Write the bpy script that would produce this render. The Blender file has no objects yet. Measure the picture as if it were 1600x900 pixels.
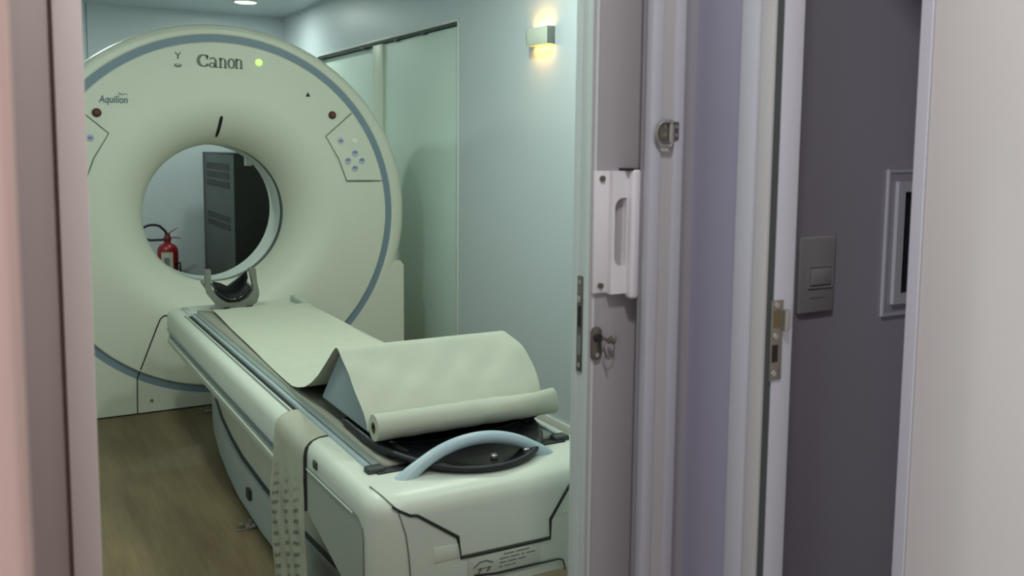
import bpy, bmesh, math, random
from mathutils import Vector, Matrix
random.seed(7)
C = bpy.context.scene.collection
SC = bpy.context.scene
PI = math.pi
sin, cos, R = math.sin, math.cos, math.radians

# ------------------------------------------------------------------ camera, world, exposure
F_PX, CY_PX = 1435.88, 373.53
YAW, PIT, ROL = 0.514068, 0.10107, 0.009579
CAM = Vector((0, 0, 1.42))
F0 = Vector((sin(YAW), cos(YAW), 0)); R0 = Vector((cos(YAW), -sin(YAW), 0)); U0 = Vector((0, 0, 1))
Fw = F0*cos(PIT) - U0*sin(PIT); Uw = U0*cos(PIT) + F0*sin(PIT)
Rw = R0*cos(ROL) + Uw*sin(ROL); Uw2 = Uw*cos(ROL) - R0*sin(ROL)
cd = bpy.data.cameras.new('camera'); cam = bpy.data.objects.new('camera', cd); C.objects.link(cam)
M = Matrix((Rw, Uw2, -Fw)).transposed().to_4x4(); M.translation = CAM
cam.matrix_world = M
cd.sensor_width = 36; cd.lens = F_PX/1600*36
cd.shift_y = -(450-CY_PX)/1600
cd.clip_start = 0.02
cd.dof.use_dof = True; cd.dof.focus_distance = 3.2; cd.dof.aperture_fstop = 5.6
SC.camera = cam
SC.view_settings.view_transform = 'Standard'; SC.view_settings.look = 'None'
SC.view_settings.exposure = 0.0; SC.view_settings.gamma = 1.0
SC.view_settings.use_curve_mapping = False
w = bpy.data.worlds.new('world'); SC.world = w; w.use_nodes = True
w.node_tree.nodes['Background'].inputs[0].default_value = (0.8, 0.85, 1, 1)
w.node_tree.nodes['Background'].inputs[1].default_value = 0.05

LIGHTS = dict(room=10.0, room_col=(0.86, 1.0, 0.90), near=15.0, near_col=(1.0, 0.98, 0.97), lobby_fill=40.0, lobby_fill_col=(0.95, 0.95, 1.0), sconce=0.36)

def area(name, loc, size, energy, col, direction, parent=None, sy=None, spread=PI):
    l = bpy.data.lights.new(name, 'AREA'); l.energy = energy; l.color = col
    l.shape = 'RECTANGLE' if sy else 'SQUARE'; l.size = size
    if sy: l.size_y = sy
    l.spread = spread
    o = bpy.data.objects.new(name, l); C.objects.link(o); o.location = loc
    o.rotation_euler = Vector(direction).to_track_quat('-Z', 'Y').to_euler()
    if parent: o.parent = parent
    return o

# unseen fill light added at an opening in the outer lobby wall
area('added_lobby_fill', (-1.66, -0.45, 1.15), 1.0, LIGHTS['lobby_fill'], LIGHTS['lobby_fill_col'], (1, 0.12, 0), sy=1.9)

# ------------------------------------------------------------------ materials
def lin(c):
    return tuple(((v/255)/12.92 if v/255 <= 0.04045 else ((v/255+0.055)/1.055)**2.4) for v in c)
def mat(name, rgb, rough=0.5, metal=0.0, spec=0.5, var=0.04, scale=6.0, bump=0.0, bscale=200.0, coat=0.0, emit=None, estr=0.0):
    m = bpy.data.materials.new(name); m.use_nodes = True
    nt = m.node_tree; b = nt.nodes['Principled BSDF']
    col = lin(rgb)
    tc = nt.nodes.new('ShaderNodeTexCoord')
    nz = nt.nodes.new('ShaderNodeTexNoise'); nz.inputs['Scale'].default_value = scale; nz.inputs['Detail'].default_value = 4
    nt.links.new(tc.outputs['Object'], nz.inputs['Vector'])
    rp = nt.nodes.new('ShaderNodeValToRGB')
    rp.color_ramp.elements[0].position = 0.3; rp.color_ramp.elements[1].position = 0.7
    rp.color_ramp.elements[0].color = (*[max(0, v*(1-var)) for v in col], 1)
    rp.color_ramp.elements[1].color = (*[min(1, v*(1+var)) for v in col], 1)
    nt.links.new(nz.outputs['Fac'], rp.inputs['Fac']); nt.links.new(rp.outputs['Color'], b.inputs['Base Color'])
    b.inputs['Roughness'].default_value = rough; b.inputs['Metallic'].default_value = metal
    b.inputs['Specular IOR Level'].default_value = spec; b.inputs['Coat Weight'].default_value = coat
    if bump:
        n2 = nt.nodes.new('ShaderNodeTexNoise'); n2.inputs['Scale'].default_value = bscale
        nt.links.new(tc.outputs['Object'], n2.inputs['Vector'])
        bp = nt.nodes.new('ShaderNodeBump'); bp.inputs['Strength'].default_value = bump; bp.inputs['Distance'].default_value = 0.002
        nt.links.new(n2.outputs['Fac'], bp.inputs['Height']); nt.links.new(bp.outputs['Normal'], b.inputs['Normal'])
    if emit:
        b.inputs['Emission Color'].default_value = (*emit, 1); b.inputs['Emission Strength'].default_value = estr
    return m

MT = {}
MT['gantry'] = mat('gantry_plastic', (222, 223, 206), 0.42, var=0.015, scale=2)
MT['couch'] = mat('couch_plastic', (216, 220, 206), 0.38, var=0.02, scale=3)
MT['couch_grey'] = mat('couch_grey_plastic', (186, 192, 182), 0.45, var=0.03)
MT['channel'] = mat('channel_grey', (120, 128, 124), 0.4, var=0.03)
MT['plinth'] = mat('plinth_grey', (188, 198, 196), 0.42, var=0.04)
MT['bellows'] = mat('bellows_fabric', (204, 206, 190), 0.75, var=0.05, scale=9, bump=0.2)
MT['accent'] = mat('accent_blue_grey', (128, 146, 158), 0.45, var=0.02)
MT['arch'] = mat('arch_pale_blue', (178, 196, 204), 0.35, var=0.02)
MT['seam'] = mat('seam_dark', (34, 38, 34), 0.7, var=0.05)
MT['seam_soft'] = mat('seam_grey', (118, 124, 108), 0.7, var=0.05)
MT['liner'] = mat('bore_liner', (205, 212, 204), 0.3, var=0.02)
MT['logo'] = mat('logo_grey', (112, 122, 108), 0.5, var=0.05)
MT['logo_blue'] = mat('logo_blue', (100, 116, 124), 0.5, var=0.05)
MT['btn_blue'] = mat('button_lilac', (188, 192, 208), 0.45, var=0.03)
MT['btn_blue_dark'] = mat('button_mark', (128, 136, 172), 0.45, var=0.03)
MT['btn_white'] = mat('button_cream', (235, 235, 215), 0.4, var=0.02)
MT['stop'] = mat('stop_red', (120, 52, 44), 0.4, var=0.05)
MT['stop_ring'] = mat('stop_ring', (64, 48, 38), 0.5, var=0.05)
MT['led'] = mat('led_green', (180, 240, 120), 0.4, emit=(0.55, 1.0, 0.22), estr=1.0)
MT['rail'] = mat('rail_alu', (178, 192, 194), 0.28, metal=0.25, var=0.02)
MT['black'] = mat('black_carbon', (12, 12, 18), 0.22, var=0.15, scale=20)
MT['black_matte'] = mat('black_vinyl', (26, 26, 30), 0.5, var=0.1, scale=20)
MT['dark_rubber'] = mat('dark_rubber', (58, 64, 62), 0.55, var=0.08)
MT['holder'] = mat('holder_grey', (120, 124, 112), 0.45, var=0.04)
MT['foam'] = mat('wedge_vinyl', (142, 156, 160), 0.55, var=0.04, bump=0.05)
MT['paper'] = mat('exam_paper', (192, 194, 177), 0.85, spec=0.2, var=0.02, scale=14, bump=0.12, bscale=40)
MT['core'] = mat('card_core', (96, 82, 54), 0.9, var=0.08)
MT['steel'] = mat('steel', (178, 176, 168), 0.3, metal=0.85, var=0.06, scale=40)
MT['steel_dark'] = mat('steel_aged', (112, 108, 98), 0.42, metal=0.7, var=0.15, scale=60)
MT['hole'] = mat('hole_dark', (22, 18, 16), 0.8, var=0.05)
MT['sticker'] = mat('sticker', (196, 198, 184), 0.5, var=0.02)
MT['ink'] = mat('sticker_ink', (122, 124, 112), 0.6, var=0.05)
MT['wall'] = mat('wall_panel_pale_blue', (206, 215, 220), 0.42, var=0.012, scale=1.2)
MT['wall_front'] = mat('wall_panel_front', (176, 170, 174), 0.4, var=0.02)
MT['wall_warm'] = mat('wall_panel_warm_tint', (214, 184, 172), 0.5, var=0.015)  # warm light near the viewer worked into the wall colour
MT['wall_side'] = mat('wall_panel_lavender_shaded', (146, 144, 162), 0.45, var=0.015, scale=2)  # darker paint stands in for the shade on this panel
MT['wall_shade'] = mat('wall_panel_shaded', (150, 146, 158), 0.5, var=0.05, scale=1.5)  # closet shadow partly put into the wall colour
MT['ceil'] = mat('ceiling_panel', (205, 214, 216), 0.3, var=0.01)
MT['alu'] = mat('white_aluminium', (175, 175, 184), 0.35, var=0.012, scale=3)
MT['alu_warm'] = mat('warm_white_aluminium', (172, 170, 170), 0.4, var=0.012, scale=3)
MT['jamb'] = mat('jamb_warm_tint', (180, 165, 159), 0.45, var=0.02, scale=4)  # warm light put into the jamb colour
MT['jamb_light'] = mat('jamb_pale_warm_tint', (216, 203, 197), 0.42, var=0.015, scale=4)  # same warm light tinted into the paler jamb
MT['leaf'] = mat('door_laminate_grey', (164, 160, 163), 0.42, var=0.02, scale=3)
MT['alu_bright'] = mat('bright_aluminium', (212, 210, 220), 0.35, var=0.01)
MT['plate_steel'] = mat('brushed_plate', (128, 124, 114), 0.4, metal=0.55, var=0.1, scale=60)
MT['cradle_grey'] = mat('cradle_surface_grey', (150, 150, 136), 0.5, var=0.03)
MT['pocket'] = mat('pocket_grey', (150, 147, 153), 0.45, var=0.02)
MT['panel_grey'] = mat('side_panel_grey', (168, 174, 162), 0.45, var=0.02)
MT['track_grey'] = mat('cradle_track_grey', (136, 146, 140), 0.5, var=0.03)
MT['leaf_edge'] = mat('door_edge_green_tint', (198, 208, 206), 0.35, var=0.01)  # green tint of the room light put into the white edge
MT['handle'] = mat('handle_white', (222, 219, 223), 0.35, var=0.01)
MT['cream'] = mat('door_cream', (216, 211, 208), 0.5, var=0.012, scale=3)
MT['switch'] = mat('switch_plate', (146, 143, 146), 0.45, var=0.02)
MT['glass'] = mat('hatch_glass', (40, 40, 48), 0.1, var=0.02)
MT['stile'] = mat('stile_cream', (222, 228, 210), 0.4, var=0.01)
MT['slide'] = mat('sliding_panel', (222, 240, 229), 0.5, var=0.012, scale=1.2)
MT['track'] = mat('track_dark', (52, 64, 62), 0.5, var=0.1)
MT['base'] = mat('baseboard_white', (222, 224, 218), 0.4, var=0.01)
MT['rack'] = mat('rack_grey', (70, 77, 76), 0.45, var=0.05)
MT['rack_black'] = mat('rack_black', (12, 13, 16), 0.4, var=0.1)
MT['vent'] = mat('rack_vent', (52, 57, 57), 0.6, var=0.05)
MT['red'] = mat('extinguisher_red', (140, 26, 34), 0.3, var=0.05)
MT['red_dark'] = mat('extinguisher_valve', (110, 40, 42), 0.4, var=0.05)
MT['hose'] = mat('hose_black', (24, 28, 28), 0.5, var=0.1)
MT['lamp_body'] = mat('sconce_body', (214, 222, 206), 0.4, var=0.01)
MT['lamp_end'] = mat('sconce_end', (128, 134, 130), 0.35, metal=0.3, var=0.02)
MT['diff_warm'] = mat('sconce_lens', (255, 220, 150), 0.5, emit=(1.0, 0.62, 0.22), estr=2.0)
MT['diff'] = mat('downlight_lens', (245, 250, 240), 0.5, emit=(0.85, 1.0, 0.88), estr=6.0)

def floor_mat():
    m = bpy.data.materials.new('vinyl_wood_floor'); m.use_nodes = True
    nt = m.node_tree; b = nt.nodes['Principled BSDF']; L = nt.links.new
    tc = nt.nodes.new('ShaderNodeTexCoord')
    def noise(sx, sy, scale, detail=6, rough=0.6):
        mp = nt.nodes.new('ShaderNodeMapping'); mp.inputs['Scale'].default_value = (sx, sy, 1)
        L(tc.outputs['Object'], mp.inputs['Vector'])
        n = nt.nodes.new('ShaderNodeTexNoise'); n.inputs['Scale'].default_value = scale
        n.inputs['Detail'].default_value = detail; n.inputs['Roughness'].default_value = rough
        L(mp.outputs['Vector'], n.inputs['Vector']); return n
    n1 = noise(5, 0.9, 1.6); n2 = noise(40, 2.0, 2.0); 
    mp = nt.nodes.new('ShaderNodeMapping'); mp.inputs['Rotation'].default_value = (0, 0, PI/2)
    L(tc.outputs['Object'], mp.inputs['Vector'])
    br = nt.nodes.new('ShaderNodeTexBrick'); br.inputs['Scale'].default_value = 1.0
    br.inputs['Brick Width'].default_value = 1.25; br.inputs['Row Height'].default_value = 0.19
    br.inputs['Mortar Size'].default_value = 0.0012; br.inputs['Mortar Smooth'].default_value = 0.3
    br.inputs['Color1'].default_value = (0.42, 0.42, 0.42, 1); br.inputs['Color2'].default_value = (0.62, 0.62, 0.62, 1)
    br.inputs['Mortar'].default_value = (0.25, 0.25, 0.25, 1)
    L(mp.outputs['Vector'], br.inputs['Vector'])
    rp = nt.nodes.new('ShaderNodeValToRGB'); e = rp.color_ramp.elements
    e[0].position = 0.28; e[0].color = (*lin((98, 80, 58)), 1)
    e[1].position = 0.74; e[1].color = (*lin((134, 116, 82)), 1)
    x = e.new(0.5); x.color = (*lin((114, 97, 68)), 1)
    L(n1.outputs['Fac'], rp.inputs['Fac'])
    mx = nt.nodes.new('ShaderNodeMix'); mx.data_type = 'RGBA'; mx.blend_type = 'OVERLAY'; mx.inputs['Factor'].default_value = 0.35
    L(rp.outputs['Color'], mx.inputs[6]); L(n2.outputs['Color'], mx.inputs[7])
    bw = nt.nodes.new('ShaderNodeRGBToBW'); L(n2.outputs['Color'], bw.inputs[0]); L(bw.outputs[0], mx.inputs[7])
    m2 = nt.nodes.new('ShaderNodeMix'); m2.data_type = 'RGBA'; m2.blend_type = 'OVERLAY'; m2.inputs['Factor'].default_value = 0.35
    L(mx.outputs[2], m2.inputs[6]); L(br.outputs['Color'], m2.inputs[7])
    L(m2.outputs[2], b.inputs['Base Color']); b.inputs['Roughness'].default_value = 0.5
    return m
MT['floor'] = floor_mat()

def drape_mat():
    m = bpy.data.materials.new('printed_drape'); m.use_nodes = True
    nt = m.node_tree; b = nt.nodes['Principled BSDF']; L = nt.links.new
    uv = nt.nodes.new('ShaderNodeUVMap'); sp = nt.nodes.new('ShaderNodeSeparateXYZ'); L(uv.outputs[0], sp.inputs[0])
    def math_(op, a, bb=None, c=None):
        n = nt.nodes.new('ShaderNodeMath'); n.operation = op
        for i, v in enumerate((a, bb, c)):
            if v is None: continue
            if isinstance(v, (int, float)): n.inputs[i].default_value = v
            else: L(v, n.inputs[i])
        return n.outputs[0]
    u, v = sp.outputs[0], sp.outputs[1]
    nz = nt.nodes.new('ShaderNodeTexNoise'); nz.inputs['Scale'].default_value = 9; L(uv.outputs[0], nz.inputs['Vector'])
    wob = math_('MULTIPLY', math_('SUBTRACT', nz.outputs['Fac'], 0.5), 0.5)
    colf = math_('SINE', math_('MULTIPLY_ADD', math_('ADD', u, math_('MULTIPLY', wob, 0.15)), 6.283*3.1, -1.3))
    colm = math_('SMOOTH_MIN', math_('MAXIMUM', math_('MULTIPLY_ADD', colf, 1.3, 0.45), 0.0), 1.0, 0.2)
    slant = math_('MULTIPLY_ADD', v, 6.283*21, math_('MULTIPLY', u, 26.0))
    d = math_('SINE', math_('ADD', slant, math_('MULTIPLY', wob, 5.0)))
    dm = math_('MAXIMUM', math_('MULTIPLY', math_('ADD', d, 0.1), 1.2), 0.0)
    start = nt.nodes.new('ShaderNodeMapRange'); start.inputs[1].default_value = 0.26; start.inputs[2].default_value = 0.42
    L(v, start.inputs[0])
    fac = math_('MULTIPLY', math_('MULTIPLY', colm, dm), start.outputs[0])
    fac = math_('MULTIPLY', fac, 0.60)
    n2 = nt.nodes.new('ShaderNodeTexNoise'); n2.inputs['Scale'].default_value = 30; L(uv.outputs[0], n2.inputs['Vector'])
    fac = math_('ADD', fac, math_('MULTIPLY', math_('SUBTRACT', n2.outputs['Fac'], 0.5), 0.35))
    mp3 = nt.nodes.new('ShaderNodeMapping'); mp3.inputs['Scale'].default_value = (30, 3.0, 1); L(uv.outputs[0], mp3.inputs['Vector'])
    n3 = nt.nodes.new('ShaderNodeTexNoise'); n3.inputs['Scale'].default_value = 1.0; L(mp3.outputs['Vector'], n3.inputs['Vector'])
    fac = math_('ADD', fac, math_('MULTIPLY', math_('MULTIPLY', math_('SUBTRACT', n3.outputs['Fac'], 0.40), 0.9), start.outputs[0]))
    rp = nt.nodes.new('ShaderNodeValToRGB')
    rp.color_ramp.elements[0].color = (*lin((184, 183, 164)), 1); rp.color_ramp.elements[1].color = (*lin((104, 106, 98)), 1)
    L(fac, rp.inputs[0]); L(rp.outputs[0], b.inputs['Base Color']); b.inputs['Roughness'].default_value = 0.6
    return m
MT['drape'] = drape_mat()

# ------------------------------------------------------------------ mesh helpers
def NB(): return bmesh.new()
def box(bm, x0, x1, y0, y1, z0, z1, bev=0.0, seg=2):
    vs = [bm.verts.new((x, y, z)) for z in (z0, z1) for y in (y0, y1) for x in (x0, x1)]
    fs = [(0, 2, 3, 1), (4, 5, 7, 6), (0, 1, 5, 4), (2, 6, 7, 3), (0, 4, 6, 2), (1, 3, 7, 5)]
    ff = [bm.faces.new([vs[i] for i in f]) for f in fs]
    if bev > 0:
        ed = list({e for f in ff for e in f.edges})
        bmesh.ops.bevel(bm, geom=ed, offset=bev, segments=seg, profile=0.5, affect='EDGES')
    return bm
def prism(bm, poly, a0, a1, plane='xz', bev=0.0, seg=2):
    """poly in the plane, extruded along the missing axis"""
    def P(p, a):
        if plane == 'xz': return (p[0], a, p[1])
        if plane == 'yz': return (a, p[0], p[1])
        return (p[0], p[1], a)
    A = [bm.verts.new(P(p, a0)) for p in poly]; B = [bm.verts.new(P(p, a1)) for p in poly]
    n = len(poly); fs = []
    fs.append(bm.faces.new(A)); fs.append(bm.faces.new(list(reversed(B))))
    for i in range(n): fs.append(bm.faces.new((A[i], B[i], B[(i+1) % n], A[(i+1) % n])))
    if bev > 0:
        ed = list({e for f in fs[:2] for e in f.edges})
        bmesh.ops.bevel(bm, geom=ed, offset=bev, segments=seg, profile=0.5, affect='EDGES')
    return bm
def tube(bm, pts, r, seg=10, closed=False, flat=None):
    """round bar along points; r number or list; flat=(a,b) squashes the section along (normal, binormal)"""
    P = [Vector(p) for p in pts]; n = len(P); rings = []
    ref = None
    for i in range(n):
        if closed: t = P[(i+1) % n] - P[i-1]
        else: t = P[min(i+1, n-1)] - P[max(i-1, 0)]
        t.normalize()
        if ref is None:
            ref = Vector((0, 0, 1)) if abs(t.z) < 0.9 else Vector((0, 1, 0))
        nrm = (ref - t*ref.dot(t)).normalized(); ref = nrm
        bi = t.cross(nrm)
        rr = r[i] if isinstance(r, (list, tuple)) else r
        fa, fb = flat if flat else (1, 1)
        rings.append([bm.verts.new(P[i] + nrm*(rr*fa*cos(2*PI*k/seg)) + bi*(rr*fb*sin(2*PI*k/seg))) for k in range(seg)])
    m = n if closed else n-1
    for i in range(m):
        a, b = rings[i], rings[(i+1) % n]
        for k in range(seg): bm.faces.new((a[k], a[(k+1) % seg], b[(k+1) % seg], b[k]))
    if not closed:
        bm.faces.new(list(reversed(rings[0]))); bm.faces.new(rings[-1])
    return bm
def lathe(bm, prof, centre, axis='y', seg=128, a0=0.0, a1=2*PI, close_prof=False, cap=False):
    """prof: (radius, offset along the axis)"""
    cx, cy, cz = centre; full = abs(a1-a0-2*PI) < 1e-6
    n = seg if full else seg+1
    rows = []
    for r, d in prof:
        row = []
        for k in range(n):
            a = a0 + (a1-a0)*k/seg
            if axis == 'y': p = (cx+r*cos(a), cy+d, cz+r*sin(a))
            elif axis == 'z': p = (cx+r*cos(a), cy+r*sin(a), cz+d)
            else: p = (cx+d, cy+r*cos(a), cz+r*sin(a))
            row.append(bm.verts.new(p))
        rows.append(row)
    m = len(prof) if close_prof else len(prof)-1
    for i in range(m):
        A, B = rows[i], rows[(i+1) % len(prof)]
        for k in range(seg):
            k2 = (k+1) % n
            bm.faces.new((A[k], A[k2], B[k2], B[k]))
    if cap:
        bm.faces.new(rows[0]); bm.faces.new(list(reversed(rows[-1])))
    if close_prof and not full:
        bm.faces.new([rw[0] for rw in rows]); bm.faces.new([rw[-1] for rw in reversed(rows)])
    return bm
def cyl(bm, centre, r, d0, d1, axis='y', seg=24, bev=0.0):
    if bev: prof = [(r-bev, d0), (r, d0+bev), (r, d1-bev), (r-bev, d1)]
    else: prof = [(r, d0), (r, d1)]
    return lathe(bm, prof, centre, axis, seg, cap=True)
def grid(bm, fn, nu, nv, uvs=False):
    V = [[bm.verts.new(fn(i/nu, j/nv)) for j in range(nv+1)] for i in range(nu+1)]
    lay = bm.loops.layers.uv.new('UVMap') if uvs else None
    for i in range(nu):
        for j in range(nv):
            f = bm.faces.new((V[i][j], V[i+1][j], V[i+1][j+1], V[i][j+1]))
            if uvs:
                for l, (a, b) in zip(f.loops, ((i, j), (i+1, j), (i+1, j+1), (i, j+1))): l[lay].uv = (a/nu, b/nv)
    return bm
def ribbon(bm, pts, ws, normal=(0, -1, 0), th=0.0015):
    """flat stroke of changing width lying in the plane with this normal"""
    P = [Vector(p) for p in pts]; nv = Vector(normal); L_, R_ = [], []
    for i in range(len(P)):
        t = (P[min(i+1, len(P)-1)] - P[max(i-1, 0)]).normalized()
        s = nv.cross(t).normalized()
        wd = ws[i] if isinstance(ws, (list, tuple)) else ws
        L_.append(P[i]+s*wd/2); R_.append(P[i]-s*wd/2)
    rows = []
    for off in (0, th):
        rows.append(([bm.verts.new(p+nv*off) for p in L_], [bm.verts.new(p+nv*off) for p in R_]))
    (l0, r0), (l1, r1) = rows
    for i in range(len(P)-1):
        bm.faces.new((l1[i], l1[i+1], r1[i+1], r1[i]))
        bm.faces.new((l0[i], l0[i+1], l1[i+1], l1[i])); bm.faces.new((r0[i], r1[i], r1[i+1], r0[i+1]))
        bm.faces.new((l0[i], r0[i], r0[i+1], l0[i+1]))
    for i in (0, -1): bm.faces.new((l0[i], l1[i], r1[i], r0[i]))
    return bm
def O(name, bm, m, parent=None, smooth=35, mods=None):
    bmesh.ops.recalc_face_normals(bm, faces=bm.faces)
    me = bpy.data.meshes.new(name); bm.to_mesh(me); bm.free()
    if smooth:
        me.shade_smooth(); me.set_sharp_from_angle(angle=R(smooth))
    me.materials.append(MT[m] if isinstance(m, str) else m)
    o = bpy.data.objects.new(name, me); C.objects.link(o)
    if parent:
        o.parent = parent; o.matrix_parent_inverse = Matrix.Translation(-parent.location) if parent.type == 'EMPTY' or parent.parent is None else Matrix()
    return o
def tag(o, label=None, cat=None, group=None, kind=None):
    if label: o['label'] = label
    if cat: o['category'] = cat
    if group: o['group'] = group
    if kind: o['kind'] = kind
    return o
def thing(name, label, cat, loc=(0, 0, 0), group=None, kind=None):
    o = bpy.data.objects.new(name, None); C.objects.link(o); o.location = loc; o.empty_display_size = 0.1
    return tag(o, label, cat, group, kind)
def solid(o, th, offset=0):
    md = o.modifiers.new('thickness', 'SOLIDIFY'); md.thickness = th; md.offset = offset; return o
def text_mesh(body, size, m, name, parent, origin, width=None, bold=0.0, shear=0.0, depth=0.001, height=None):
    cu = bpy.data.curves.new(name+'_c', 'FONT'); cu.body = body; cu.size = size; cu.offset = bold; cu.shear = shear; cu.extrude = depth
    ob = bpy.data.objects.new(name+'_c', cu); C.objects.link(ob)
    dg = bpy.context.evaluated_depsgraph_get(); dg.update()
    me = bpy.data.meshes.new_from_object(ob.evaluated_get(dg))
    bpy.data.objects.remove(ob); bpy.data.curves.remove(cu)
    xs = [v.co.x for v in me.vertices]; ys = [v.co.y for v in me.vertices]
    k = (width/(max(xs)-min(xs))) if width else 1.0
    ky = (height/(max(ys)-min(ys))) if height else k
    x0, y0 = min(xs), min(ys)
    for v in me.vertices:
        x, y, z = v.co
        v.co = (origin[0]+(x-x0)*k, origin[1]-z, origin[2]+(y-y0)*ky)
    bm = NB(); bm.from_mesh(me); bpy.data.meshes.remove(me)
    return O(name, bm, m, parent, smooth=0)

# ================================================================== THE SETTING
XR, YB, ZC, XL = 2.35, 8.40, 2.55, -0.20      # scanner room: far wall, ceiling ...
XN, YW = 1.07, 1.25                            # lobby side wall, front wall plane
def S(name, bm, m, label, cat, parent=None):
    o = O(name, bm, m, parent, smooth=30)
    if parent is None: tag(o, label, cat, kind='structure')
    return o

S('floor', box(NB(), -1.7, 2.6, -2.0, YB+.1, -0.06, 0.0), 'floor', 'brown wood-look vinyl floor running through the trailer', 'floor')
S('ceiling', box(NB(), -1.7, 2.6, -2.0, YB+.1, ZC, ZC+0.06), 'ceil', 'pale glossy panelled ceiling over the scanner', 'ceiling')
bm = NB(); box(bm, XL-.1, XR+.1, YB, YB+.08, 0, ZC)
S('wall_back', bm, 'wall', 'pale blue glossy end wall behind the scanner', 'wall')
bm = NB(); box(bm, XL-.06, XL, 1.40, YB, 0, ZC)
S('wall_left', bm, 'wall', 'pale blue glossy long wall beyond the door jamb', 'wall')
# far long wall with the recess of the sliding doors
DY0, DY1, DZ = 4.815, 7.42, 2.125
bm = NB()
box(bm, XR, XR+.06, 1.40, DY0, 0, ZC); box(bm, XR, XR+.06, DY0, DY1, DZ, ZC); box(bm, XR, XR+.06, DY1, YB, 0, ZC)
S('wall_right', bm, 'wall', 'pale blue glossy long wall carrying the lit sconce', 'wall')
bm = NB(); box(bm, XR-.012, XR, 1.40, DY0-.03, 0, 0.094, .003); 
S('baseboard_right', bm, 'base', 'low white baseboard along the sconce wall', 'baseboard')
bm = NB(); box(bm, XL, XR, YB-.012, YB, 0, 0.09, .003)
S('baseboard_back', bm, 'base', 'low white baseboard along the end wall', 'baseboard')
# thin trim round the recess
bm = NB(); box(bm, XR-.006, XR+.05, DY0-.016, DY0, 0, DZ+.016, .002); box(bm, XR-.004, XR+.002, DY0-.016, DY1, DZ, DZ+.016, .001)
S('trim_3', bm, 'base', 'thin pale trim around the sliding door recess', 'trim')
# sliding doors in the recess
d3 = thing('door_3', 'pale sliding door panels under a dark top track', 'door', (XR+.03, 6.1, 0), kind='structure')
bm = NB(); box(bm, XR+.022, XR+.045, DY0+.002, 6.06, 0.01, DZ-.020, .002); O('door_panel', bm, 'slide', d3)
bm = NB(); box(bm, XR+.048, XR+.07, 6.0, DY1, 0.01, DZ-.020, .002); O('door_panel', bm, 'slide', d3)
bm = NB(); box(bm, XR+.006, XR+.046, 6.00, 6.19, 0.01, DZ-.018, .004); O('stile', bm, 'stile', d3)
bm = NB(); box(bm, XR+.004, XR+.08, DY0+.001, DY1, DZ-.016, DZ, .001); O('top_track', bm, 'track', d3)
bm = NB()
for y in (5.28, 5.72, 6.35): box(bm, XR+.002, XR+.03, y, y+.07, DZ-.026, DZ-.012, .004)
O('roller', bm, 'track', d3)
bm = NB(); box(bm, XR+.08, XR+.09, DY0-.1, DY1+.1, 0, ZC)
S('wall_recess', bm, 'wall', 'pale panel closing the sliding door recess', 'wall')
# vertical panel joints of the end wall
bm = NB(); box(bm, .715, .722, YB-.003, YB+.01, 0, ZC)
S('trim_4', bm, 'accent', 'fine vertical panel joint in the end wall', 'trim')

# --- the doorway wall between lobby and scanner room
bm = NB(); box(bm, -1.7, .03, 1.29, 1.40, 0, ZC); box(bm, .03, .98, 1.29, 1.40, 2.10, ZC)
S('wall_front', bm, 'wall_front', 'taupe panel wall that holds the scanner doorway', 'wall')
bm = NB(); box(bm, .97, 2.45, YW, YW+.022, 0, ZC); box(bm, .97, 2.45, 1.375, 1.40, 0, ZC); box(bm, .97, 2.45, YW, 1.40, 2.10, ZC)
S('wall_pocket', bm, 'pocket', 'thin wall skin hiding the sliding door pocket', 'wall')
bm = NB(); box(bm, XL, .03, 1.40, 1.408, 0, ZC); box(bm, .98, XR, 1.40, 1.408, 0, ZC); box(bm, .03, .98, 1.40, 1.408, 2.10, ZC)  # unseen pale lining added to bounce light onto the couch end
S('wall_bounce', bm, 'wall', 'pale blue lining added on the doorway wall to bounce light', 'wall')
# doorway jamb on the hinge side
bm = NB(); box(bm, -.02, .0695, 1.275, 1.40, 0, 2.10, .002)
S('trim_1', bm, 'jamb', 'aluminium door post beside the scanner doorway, warm light in its colour', 'trim')
bm = NB(); box(bm, .0695, .1035, 1.262, 1.40, 0, 2.10, .003)
S('trim_5', bm, 'jamb_light', 'pale door lining on the edge of the scanner doorway, tinted with warm light', 'trim')
bm = NB(); box(bm, .1035, .96, 1.275, 1.40, 2.06, 2.10, .002)
S('trim_6', bm, 'jamb_light', 'pale door lining across the head of the doorway, tinted with warm light', 'trim')
# wall end close to the viewer, its colour tinted with warm light
bm = NB(); box(bm, -1.7, .0115, .60, .66, 0, ZC, .008, 3)
S('wall_partition', bm, 'wall_warm', 'wall end close beside the door post, warm light in its pink', 'wall')
# lobby side wall, with the opening to the dark closet
bm = NB(); box(bm, XN, XN+.05, 1.131, YW, 0, ZC); box(bm, XN, XN+.05, .37, 1.131, 2.08, ZC); box(bm, XN, XN+.05, -2.0, .37, 0, ZC)
S('wall_side', bm, 'wall_side', 'lavender grey panel between the two door frames, darkened to stand for shade', 'wall')
bm = NB(); box(bm, -1.7, 1.1, -1.98, -1.92, 0, ZC)
S('wall_end', bm, 'wall_front', 'taupe end wall of the lobby', 'wall')
bm = NB(); box(bm, -1.76, -1.7, -2.0, -1.0, 0, ZC); box(bm, -1.76, -1.7, .1, 1.40, 0, ZC); box(bm, -1.76, -1.7, -1.0, .1, 2.15, ZC)
S('wall_lobby', bm, 'wall_warm', 'warm-tinted outer lobby wall with an opening added for the fill light', 'wall')
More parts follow.
